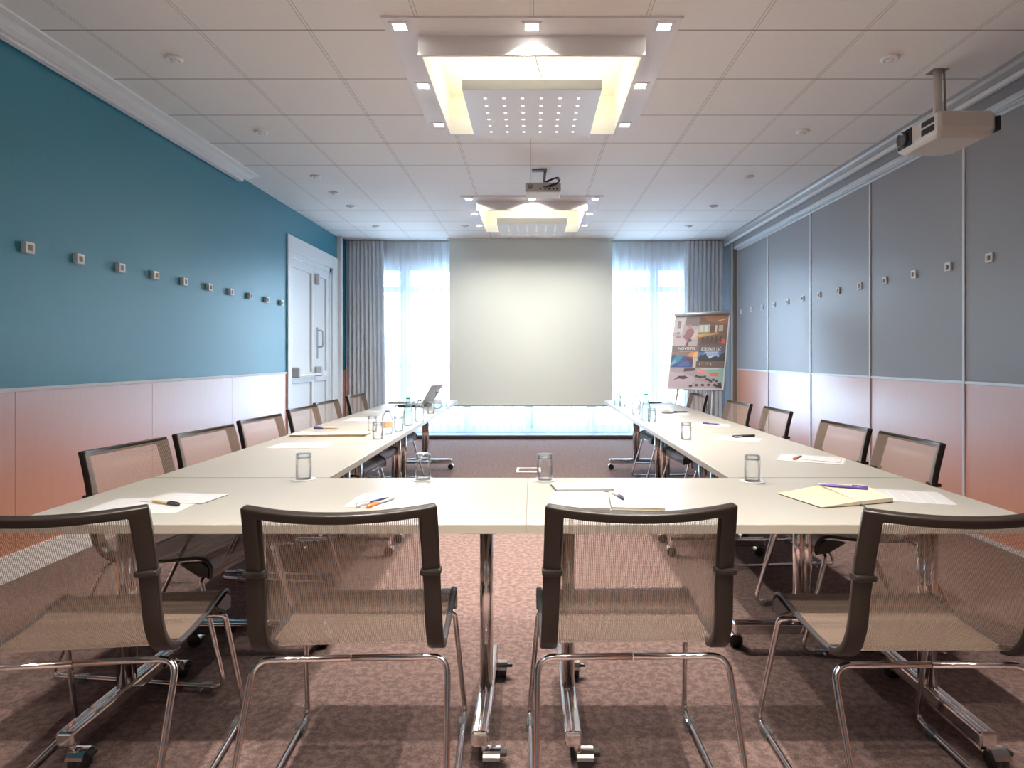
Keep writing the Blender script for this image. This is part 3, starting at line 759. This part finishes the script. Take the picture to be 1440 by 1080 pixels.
# the poster clipped on it: a collage of four pictures
PC = {}
def pcol(c):
    if c not in PC: PC[c] = pm('poster_ink_%d' % len(PC), c, .45)
    return PC[c]
def build_poster():
    m = MB(); mats = []
    W2, H2 = EW - .006, EH - .03
    lay = [0]
    def q(u, v, k): return eb((u - .5) * 2 * W2, .008 + v * H2, .0012 + k * .00004)
    def P(col, pts):
        if col not in mats: mats.append(col)
        lay[0] += 1; m.mi = mats.index(col); m.poly([q(u, v, lay[0]) for u, v in pts])
    def B(col, u0, v0, u1, v1): P(col, [(u0, v0), (u1, v0), (u1, v1), (u0, v1)])
    def E(col, u, v, a, b, n=14, ph=0): P(col, [(u + a * math.cos(2 * PI * k / n + ph), v + b * math.sin(2 * PI * k / n + ph)) for k in range(n)])
    rnd = random.Random(4)
    B((.42, .36, .40), 0, 0, 1, 1)
    # upper left: two people over a lilac ground
    B((.45, .40, .44), 0, .55, .47, 1); P((.62, .58, .62), [(0, .78), (.15, .74), (.2, 1), (0, 1)]); P((.25, .22, .26), [(.05, .84), (.12, .84), (.12, .94), (.06, .95)])
    P((.22, .18, .20), [(.2, .88), (.47, .86), (.47, 1), (.22, 1)]); P((.55, .47, .50), [(0, .55), (.32, .55), (.2, .7), (0, .74)])
    E((.42, .27, .24), .30, .86, .035, .03); P((.30, .13, .15), [(.18, .70), (.25, .82), (.34, .84), (.40, .76), (.38, .68), (.26, .66)])
    P((.60, .50, .50), [(.33, .68), (.42, .83), (.46, .8), (.46, .68)]); P((.12, .08, .10), [(.22, .56), (.30, .70), (.36, .66), (.30, .55)])
    B((.50, .44, .42), .30, .57, .45, .64); E((.30, .25, .28), .09, .71, .05, .02); E((.34, .29, .32), .08, .77, .04, .015)
    # upper right: a dining room
    B((.16, .085, .065), .47, .55, 1, 1); P((.32, .12, .05), [(.55, 1), (1, 1), (1, .88), (.62, .93)]); P((.62, .60, .56), [(.82, .925), (.99, .955), (.99, .963), (.82, .935)])
    B((.42, .46, .42), .47, .77, .68, .88); B((.56, .62, .56), .50, .78, .55, .87); B((.62, .66, .60), .58, .78, .64, .87); B((.10, .06, .05), .69, .76, .76, .86); B((.58, .50, .44), .77, .77, .81, .87)
    B((.45, .38, .33), .84, .78, .92, .87); P((.50, .27, .06), [(.44, .69), (.80, .74), (.86, .765), (.47, .76)]); P((.55, .38, .12), [(.47, .72), (.7, .745), (.62, .76), (.47, .755)])
    B((.11, .05, .045), .52, .60, .98, .69); P((.60, .12, .06), [(.86, .62), (.98, .60), (.98, .67), (.88, .68)])
    for k in range(5): B((.05, .03, .03), .55 + .08 * k, .63, .59 + .08 * k, .71)
    # middle left: blue light on a screen
    B((.30, .20, .19), 0, .28, .5, .545); P((.04, .09, .24), [(0, .28), (.44, .28), (.40, .42), (.06, .46), (0, .45)]); P((.05, .25, .42), [(0, .36), (.10, .46), (.22, .43), (.14, .34)])
    P((.20, .38, .62), [(.0, .34), (.09, .40), (.10, .34), (.0, .30)]); P((.08, .13, .42), [(.12, .29), (.36, .30), (.34, .38), (.2, .36)]); P((.12, .04, .10), [(.24, .42), (.42, .39), (.42, .34), (.34, .36)])
    P((.75, .30, .12), [(.30, .44), (.46, .43), (.50, .53), (.40, .52)]); P((.85, .50, .22), [(.40, .42), (.49, .42), (.51, .52), (.44, .50)]); B((.62, .54, .48), .42, .28, .50, .41)
    # middle right: evening sky over trees
    B((.10, .20, .48), .51, .28, 1, .545); P((.30, .45, .75), [(.60, .42), (.72, .39), (.90, .42), (.86, .50), (.62, .50)]); P((.55, .62, .80), [(.66, .41), (.74, .39), (.84, .42), (.78, .455)])
    P((.02, .035, .035), [(.51, .36), (.51, .41), (.56, .46), (.60, .45), (.64, .48), (.68, .43), (.73, .40), (.78, .43), (.84, .44), (.88, .42), (.93, .47), (1, .50), (1, .36)])
    B((.16, .10, .09), .48, .28, 1, .37)
    for k in range(9): B((.50, .42, .36), .54 + .035 * k + .01 * (k % 2), .315 + .01 * (k % 3), .553 + .035 * k, .345 + .01 * (k % 2))
    # lower half: paper with a dark leaf shape, meeting table with red chairs
    B((.42, .37, .42), 0, 0, 1, .275); P((.30, .50, .48), [(.50, .275), (1, .275), (1, .06), (.84, .14), (.60, .20)]); P((.52, .62, .60), [(.56, .275), (.95, .275), (.88, .255), (.60, .25)])
    P((.80, .30, .28), [(.50, .26), (.55, .25), (.72, .225), (.72, .185), (.52, .21)]); P((.80, .20, .10), [(.76, .21), (.92, .215), (.90, .16), (.76, .165)])
    P((.56, .47, .54), [(0, .02), (0, .22), (.22, .20), (.46, .15), (.50, .10), (.38, .0), (.0, 0)])
    P((.07, .035, .05), [(.08, .10), (.18, .16), (.30, .165), (.36, .14), (.28, .115), (.18, .125)]); P((.10, .05, .06), [(.26, .22), (.47, .235), (.47, .27), (.27, .265)])
    for k in range(10): E((.05, .045, .05), .52 + .045 * k + rnd.uniform(-.01, .01), .175 - .011 * k + rnd.uniform(-.02, .02), .03, .016, 8, k)
    P((.50, .42, .46), [(.5, .1), (.9, .06), (.85, .0), (.45, .0)])
    for k in range(5): E((.10, .05, .06), .42 + .11 * k, .03 + rnd.uniform(-.015, .02), .035, .018, 7, k)
    P((.03, .035, .03), [(.86, .02), (.97, .09), (.99, .01)])
    B((.20, .16, .17), .0, .50, .505, .585); B((.10, .10, .15), .505, .492, 1, .575); B((.80, .78, .78), .14, .505, .40, .511); B((.80, .80, .82), .62, .492, .88, .498)
    o = m.build('poster', [pcol(c) for c in mats], weld=False)
    o.location = EA.location; o.rotation_euler = EA.rotation_euler
    sheet = MB(); slab(sheet, -W2, W2, .008, .008 + H2, .0004, .0011); sheet.build('paper_sheet', M['paper'], o)
    for txt, u, v, wd, ht in (('NOVOTEL', .12, .527, .33, .036), ('BORDEAUX LAC', .56, .508, .36, .050)):
        cu = bpy.data.curves.new('lettering', 'FONT'); cu.body = txt; cu.size = 1
        tmp = bpy.data.objects.new('lettering', cu); C.objects.link(tmp)
        bpy.context.view_layer.update()
        me = bpy.data.meshes.new_from_object(tmp.evaluated_get(bpy.context.evaluated_depsgraph_get()))
        bpy.data.objects.remove(tmp)
        x0 = min(q_.co.x for q_ in me.vertices); x1 = max(q_.co.x for q_ in me.vertices); y0 = min(q_.co.y for q_ in me.vertices); y1 = max(q_.co.y for q_ in me.vertices)
        for q_ in me.vertices:
            uu = u + wd * (q_.co.x - x0) / (x1 - x0); vv = v + ht * (q_.co.y - y0) / (y1 - y0)
            q_.co = eb((uu - .5) * 2 * W2, .008 + vv * H2, .0012 + 125 * .00004)
        me.materials.clear(); me.materials.append(M['bright'])
        l = bpy.data.objects.new('lettering', me); C.objects.link(l); l.parent = o
    tag(o, 'photo collage poster with white lettering clipped to the easel', 'poster')
build_poster()

# ------------------------------------------------------------------ things on the tables
def build_tumbler():
    t = thing('tumbler', '', 'glass')
    m = MB()
    m.lathe([(.0285, .0), (.030, .0), (.0305, .05), (.0300, .098), (.027, .1), (0, .1)], n=24)
    m.lathe([(.0285, .0), (.0280, .05), (.0265, .082), (0, .084)], n=24)
    m.build('glass_body', M['glass'], t, weld=False)
    m = MB(); m.lathe([(.0, .0822), (.0268, .0822), (.0275, .090), (.0270, .0965), (0, .0975)], n=24)
    m.build('thick_base', M['pet'], t, weld=False)
    return t
def coaster(x, y, label):
    m = MB(); m.lathe([(0, 0), (.045, 0), (.046, .001), (.045, .002), (0, .002)], n=28)
    o = m.build('coaster', M['paper']); o.location = (x, y, TZ); tag(o, label, 'coaster', 'paper coasters')
p = build_tumbler(); i = 0
tb = [(427, 674, 1, 'upturned glass tumbler at the corner where the left row meets the front table'),
      (595, 674.5, 1, 'upturned glass tumbler on the front table, straight below the laptop'),
      (766, 675, 1, 'upturned glass tumbler on the front table, just right of the table joint'),
      (1058, 677, 1, 'upturned glass tumbler at the corner where the right row meets the front table'),
      (965, 618, 0, 'upturned glass tumbler alone on the right row, behind the nearest right corner glass'),
      (916.5, 593, 0, 'upturned glass tumbler touching the green-capped bottle on the right row'),
      (875.5, 571.5, 0, 'upturned glass tumbler beside the dark green bottle at the far end of the right row'),
      (531, 617.5, 0, 'upturned glass tumbler left of the amber-label bottle, nearest on the left row'),
      (523.5, 606.5, 0, 'upturned glass tumbler left of the amber-label bottle, the farther of two'),
      (560.5, 606, 0, 'upturned glass tumbler right of the amber-label bottle'),
      (606, 581.5, 0, 'upturned glass tumbler in front of the laptop on the left row'),
      (624.5, 571.5, 0, 'upturned glass tumbler right of the glass bottles at the far end of the left row')]
for px, py, cst, l in tb:
    x, y = tp(px, py)
    if cst: coaster(x, y, 'round white paper coaster under the ' + l.replace('upturned glass tumbler', 'tumbler').replace(' where the left row meets the front table', ' of the left row').replace(' where the right row meets the front table', ' of the right row').replace(' on the front table,', ''))
    first_or_dup(p, i, l, (x, y, TZ + (.002 if cst else 0)), 0, 'upturned tumblers'); i += 1
def bottle(px, py, h, r, mat, cap, label, lab=None, style='wine'):
    x, y = tp(px, py); t = thing('water_bottle', label, 'bottle', (x, y, TZ))
    if style == 'wine': pr = [(0, .004), (r * .7, .0), (r * .96, .004), (r, .02), (r, h * .42), (r * .92, h * .52), (r * .62, h * .70), (r * .38, h * .85), (r * .34, h * .93), (r * .36, h * .95)]
    else: pr = [(0, .006), (r * .7, .0), (r, .01), (r * .94, h * .12), (r, h * .2), (r * .93, h * .3), (r, h * .42), (r, h * .62), (r * .85, h * .76), (r * .5, h * .88), (r * .40, h * .92), (r * .40, h * .94)]
    MB().lathe(pr, n=24).build('bottle_body', mat, t)
    MB().lathe([(0, h * .93), (r * .44, h * .93), (r * .45, h * .995), (r * .38, h), (0, h)], n=18).build('cap', cap, t)
    if lab: MB().lathe([(r * 1.01, h * .28), (r * 1.015, h * .30), (r * 1.015, h * .52), (r * 1.01, h * .54)], n=24).build('bottle_label', lab, t)
bottle(574, 598.5, .200, .033, M['greenglass'], M['capgreen'], 'clear green water bottle with bright green cap on the left row', None)
bottle(590, 593.5, .165, .034, M['pet'], M['capgrey'], 'clear plastic water bottle standing behind the green-capped bottle on the left row', None, 'pet')
bottle(544.5, 610.5, .150, .034, M['pet'], M['capviolet'], 'plastic bottle with amber label and violet cap on the left row', M['label'], 'pet')
bottle(615, 574.5, .160, .034, M['greenglass'], M['capgrey'], 'shorter grey-capped glass bottle at the far end of the left row, right of the laptop', M['bluelabel'], 'wine')
bottle(619.5, 570.5, .185, .030, M['glass'], M['capgrey'], 'taller grey-capped glass bottle behind the shorter one, right of the laptop', None, 'wine')
bottle(868.5, 569.5, .205, .033, M['greenglass'], M['capgrey'], 'dark-capped green glass bottle at the far end of the right row', None)
bottle(895, 583.5, .165, .036, M['pet'], M['capblue'], 'plastic water bottle with pale blue cap on the right row', M['bluelabel'], 'pet')
bottle(908.5, 592, .205, .034, M['greenglass'], M['capgreen'], 'clear green water bottle with green cap on the right row', None)

# laptop, seen from the side, with loose cables
lx, ly_ = tp(583, 571.5)
t = thing('laptop', 'open silver laptop turned side-on at the far end of the left row', 'laptop', (lx - .01, ly_ + .09, TZ), R(-101))
MB().box(-.165, .165, -.115, .115, 0, .016, .004).build('keyboard_deck', [M['black']], t)
m = MB(); mat = Matrix.Translation((0, .113, .016)) @ Matrix.Rotation(R(-30), 4, 'X'); m.box(-.165, .165, 0, .008, 0, .225, .003, mat=mat); l = m.build('lid', M['silver'], t)
m = MB(); m.box(-.153, .153, -.0012, .0, .014, .213, mat=mat); m.build('screen', M['lens'], l)
m = MB(); m.box(-.145, .145, -.07, .06, .016, .0175); m.build('keys', M['dark'], t)
def cable(label, pts, mat):
    z = TZ + .004; P = [tp(a, b) for a, b in pts]
    m = MB(); m.tube(spline([(x, y, z) for x, y in P]), .004, 6); tag(m.build('cable', mat), label, 'cable')
cable('thin black cable trailing left of the laptop', [(555, 572), (560, 570.5), (567, 571), (573, 569), (579, 570)], M['black'])
cable('second black cable looping behind the green-capped bottle', [(562, 568), (567, 566.5), (572, 567.2)], M['vent'])

def rect_mb(m, pts, z0, z1): m.prism([(x, y, z0) for x, y in pts], (0, 0, z1 - z0))
def sheet(cx, cy, w_, h_, rz, label, lines=5, red=False, z=TZ, name='paper', cat='paper', mat=None):
    t = MB(); t.box(-w_ / 2, w_ / 2, -h_ / 2, h_ / 2, 0, .0012)
    t.mi = 1
    for k in range(lines):
        yy = h_ * (.34 - .68 * k / max(1, lines - 1)); ww = w_ * (.40 if k % 3 else .28)
        t.box(-w_ * .42, -w_ * .42 + ww * 2, yy - .0018, yy + .0018, .0012, .0014)
    if red:
        t.mi = 2; t.box(-w_ * .42, w_ * .3, -h_ * .47, -h_ * .45, .0012, .0014)
    o = t.build(name, [mat or M['paper'], M['print_'], M['redprint']], weld=False)
    o.location = (cx, cy, z); o.rotation_euler = (0, 0, R(rz)); return tag(o, label, cat)
def pen(x, y, rz, label, body, tip, z=TZ, L=.14, r=.0048):
    t = thing('pen', label, 'pen', (x, y, z + r), R(rz))
    MB().lathe([(0, -L / 2), (r * .9, -L / 2), (r, -L / 2 + .003), (r, L * .32), (r * .8, L * .36), (r * .25, L / 2)], n=10, axis='x').build('barrel', body, t)
    MB().lathe([(r * 1.12, -L / 2 - .001), (r * 1.12, -L * .12), (r, -L * .12)], n=10, axis='x').build('cap', tip, t)
    MB().box(-L / 2, -L * .18, -.001, .001, r, r + .003).build('clip', tip, t)

# front table
x, y = tp(205, 711); sheet(x, y, .30, .21, 2, 'white printed papers before the leftmost front chair', 5, True)
x, y = tp(262, 704); sheet(x - .02, y + .03, .22, .14, -8, 'smaller printed sheet overlapping the papers before the leftmost front chair', 4, z=TZ + .0016)
x, y = tp(232, 710); pen(x, y, 155, 'tan pen with dark tip lying on the papers before the leftmost chair', M['tan'], M['dark'], TZ + .003, .13)
x, y = tp(560, 704); sheet(x, y, .30, .20, -3, 'white sheet with pens on it behind the second front chair', 4, z=TZ)
x, y = tp(525, 708); pen(x, y, 58, 'dark grey pen on the sheet behind the second front chair', M['navy'], M['silver'], TZ + .0014)
x, y = tp(537, 708.5); pen(x, y, 65, 'white and orange pen on the sheet behind the second front chair', M['paper'], M['orange'], TZ + .0014)
# pale notepads on the right front table
def notepad(pts, th, label, cover, pages, name='notepad', wire=False):
    P = [tp(a, b) for a, b in pts]; cx = sum(q[0] for q in P) / len(P); cy = sum(q[1] for q in P) / len(P)
    Q = [(a - cx, b - cy) for a, b in P]
    t = thing(name, label, 'notepad', (cx, cy, TZ))
    m = MB(); rect_mb(m, Q, 0, .002); m.build('back_cover', M['dark'], t)
    m = MB(); rect_mb(m, [(a * .985, b * .985) for a, b in Q], .002, th); m.build('page_block', pages, t)
    m = MB(); rect_mb(m, Q, th, th + .0015); m.build('top_page', cover, t)
    return t
notepad([(783, 692), (864, 691.5), (858, 684), (774, 682.5)], .008, 'thin pale closed notepad with dark lower edge, behind the open pale notebook', M['pale'], M['paper'])
notepad([(770, 716.5), (858, 718), (850, 694.5), (778, 694)], .007, 'left pale booklet lying open under the closed notepad', M['pale'], M['cream'])
notepad([(860, 718), (936, 720), (925, 693), (856, 695)], .010, 'right pale notebook page with a small round stamp drawing', M['pale'], M['cream'])
x, y = tp(888, 706.5); m = MB()
for k in range(3): m.tube([(math.cos(a) * (.009 + .009 * k), math.sin(a) * (.009 + .009 * k), 0) for a in [2 * PI * j / (7 + 5 * k) for j in range(7 + 5 * k)]], .0007, 4, closed=True)
o = m.build('stamp_print', M['print_'], weld=False); o.location = (x, y, TZ + .0117); par = [q for q in C.objects if q.get('label', '').startswith('right pale notebook')][0]
o.location = Vector((x, y, TZ + .0117)) - par.location; o.parent = par
x, y = tp(868, 703); pen(x, y, 102, 'short silver pen lying across the pale notebook', M['silver'], M['navy'], TZ + .012, .11)
# open kraft notebook on the right
def kraft():
    A, B, Cc, Dd = tp(1094, 695), tp(1155, 715), tp(1206, 706), tp(1150, 685)
    A2, B2, C2 = tp(1206, 711.5), tp(1256, 706.5), tp(1215, 687.5)
    cx, cy = A2
    t = thing('notebook', 'open kraft notebook with dark cover edge on the right front table', 'notebook', (cx, cy, TZ))
    f = lambda P: [(a - cx, b - cy) for a, b in P]
    m = MB(); rect_mb(m, f([A, B, A2, B2, C2, Dd]), 0, .003); m.build('cover', M['dark'], t)
    L = f([A, B, A2, Dd]); z = [.004, .004, .014, .006]
    m = MB(); top = [m.bm.verts.new((q[0], q[1], z[k])) for k, q in enumerate(L)]; bot = [m.bm.verts.new((q[0], q[1], .003)) for q in L]
    m.bm.faces.new(top); m.bm.faces.new(bot[::-1])
    for k in range(4): m.bm.faces.new((bot[k], bot[(k + 1) % 4], top[(k + 1) % 4], top[k]))
    m.build('left_page', M['kraft'], t)
    m = MB(); rect_mb(m, f([A2, B2, C2, Dd]), .003, .015); m.build('page_block', M['cream'], t)
    m = MB(); a = tp(1208, 710); b = tp(1222, 717); a = f([a])[0]; b = f([b])[0]; m.tube([(a[0], a[1], .006), (b[0] * .5 + a[0] * .5, b[1] * .5 + a[1] * .5, .004), (b[0], b[1], .0015)], .0015, 6); m.build('ribbon', M['navy'], t)
kraft()
x, y = tp(1190, 694); pen(x, y + .02, 155, 'violet pen lying on the open kraft notebook', M['purple'], M['purple'], TZ + .015, .15, .0055)
x, y = tp(1262, 697); sheet(x, y, .21, .297, 72, 'printed white sheet beside the open kraft notebook', 6)
# along the right row
x, y = tp(1132, 646); sheet(x + .03, y, .21, .28, 62, 'white sheet with pen, nearest on the right row', 5, True)
x, y = tp(1122, 645); pen(x, y, 50, 'dark pen with orange tip on the nearest right-row sheet', M['navy'], M['orange'], TZ + .0014, .12)
x, y = tp(1172, 646); sheet(x - .07, y + .02, .15, .21, 58, 'small white leaflet overlapping the nearest right-row sheet', 4, z=TZ + .0016)
x, y = tp(1036, 617.5); sheet(x, y, .18, .26, 60, 'white sheet under the black pen case on the right row', 3)
x, y = tp(1046, 615); t = thing('pen_case', 'black slim pen case lying on the sheet in the middle right row', 'pen case', (x, y, TZ + .0014), R(20))
MB().box(-.075, .075, -.012, .012, 0, .014, .005, 3).build('case', M['dark'], t); MB().box(-.073, -.02, -.0125, .0125, .004, .009).build('clasp', M['silver'], t)
x, y = tp(1000, 597.5); sheet(x, y, .18, .26, 66, 'white sheet on the right row behind the lone tumbler', 3)
x, y = tp(1000, 597); pen(x, y, -28, 'small violet pen on the sheet behind the lone tumbler', M['purple'], M['navy'], TZ + .0014, .12)
x, y = tp(945, 582); sheet(x, y, .21, .297, 70, 'white curled sheet on the far right row beside the green-capped bottle', 4)
x, y = tp(956, 580.5); pen(x, y, 20, 'long black pen on the curled sheet of the far right row', M['dark'], M['dark'], TZ + .0016, .17, .006)
x, y = tp(939, 581.5); m = MB(); m.tube(spline([(-.05, .02, .012), (-.03, -.01, .02), (.01, -.015, .013), (.05, -.01, .010)]), [.020 * q / 16 for q in (6, 8, 10, 12, 13, 14, 15, 16, 16, 15, 14, 13, 12, 10, 8, 8, 7, 7, 6)], 8)
o = m.build('crumpled_wrapper', M['paper']); o.location = (x, y, TZ); tag(o, 'crumpled white wrapper lying next to the long black pen', 'wrapper')
x, y = tp(935, 567.5); sheet(x - .08, y, .24, .34, 85, 'large pale sheet at the far end of the right row', 3)
x, y = tp(922, 567.5); pen(x, y, 14, 'dark pen on the large pale sheet at the far end of the right row', M['navy'], M['dark'], TZ + .0014, .15, .006)
# along the left row
x, y = tp(425, 626.5); sheet(x, y, .30, .21, 4, 'white printed sheet nearest on the left row', 4, True)
x, y = tp(470, 612.5); t = thing('notebook', 'closed tan notebook near the amber-label bottle on the left row', 'notebook', (x - .02, y, TZ), R(3))
MB().box(-.235, .225, -.07, .09, .0, .003, .001).build('cover', M['kraft'], t); MB().box(-.225, .215, -.065, .085, .003, .012, .001).build('page_block', M['cream'], t)
MB().box(-.235, .0, -.07, .09, .012, .014, .001).build('front_cover', M['pale'], t); MB().box(.0, .225, -.07, .09, .012, .015, .001).build('front_flap', M['kraft'], t)
x, y = tp(463, 605); pen(x, y + .02, 178, 'tan pen with violet cap on the closed tan notebook of the left row', M['tan'], M['purple'], TZ + .015, .16, .007)
for q in [o for o in C.objects if o.get('label', '').startswith('tan pen with violet')]: q.location.y = y - .06; q.rotation_euler.z = R(-2)
x, y = tp(545, 579); sheet(x, y, .40, .25, 2, 'pale sheet behind the amber-label bottle on the left row', 3)
x, y = tp(520, 590); sheet(x, y, .36, .24, -2, 'white sheet between the tan notebook and the pale sheet', 3)
x, y = tp(555, 566.5); t = MB(); t.box(-.12, .12, -.10, .10, 0, .012, .002); o = t.build('folder', [M['pale']]); o.location = (-1.36, y, TZ); tag(o, 'thin grey folder left of the laptop', 'folder')

# ------------------------------------------------------------------ on the floor
t = thing('floor_outlet', 'white-framed floor outlet box in the carpet between the tables', 'floor outlet', (-.035, 6.83, 0))
m = MB()
for (x0, x1, y0, y1) in ((-.13, .13, -.13, -.105), (-.13, .13, .105, .13), (-.13, -.105, -.105, .105), (.105, .13, -.105, .105)): m.box(x0, x1, y0, y1, 0, .008, .001)
m.build('frame', M['white'], t, weld=False)
MB().box(-.105, .105, -.105, .105, 0, .004).build('lid', M['carpet'], t)

# ------------------------------------------------------------------ daylight
wd = bpy.data.worlds.new('overcast_sky'); S.world = wd; wd.use_nodes = True
bg = wd.node_tree.nodes['Background']; bg.inputs[0].default_value = (.58, .78, 1, 1); bg.inputs[1].default_value = 10.0
pl = area('window_portal', (.11, YF + .27, 1.375), 5.0, 2.5, 1, (1, 1, 1), rot=(-PI / 2, 0, 0))
pl.data.cycles.is_portal = True
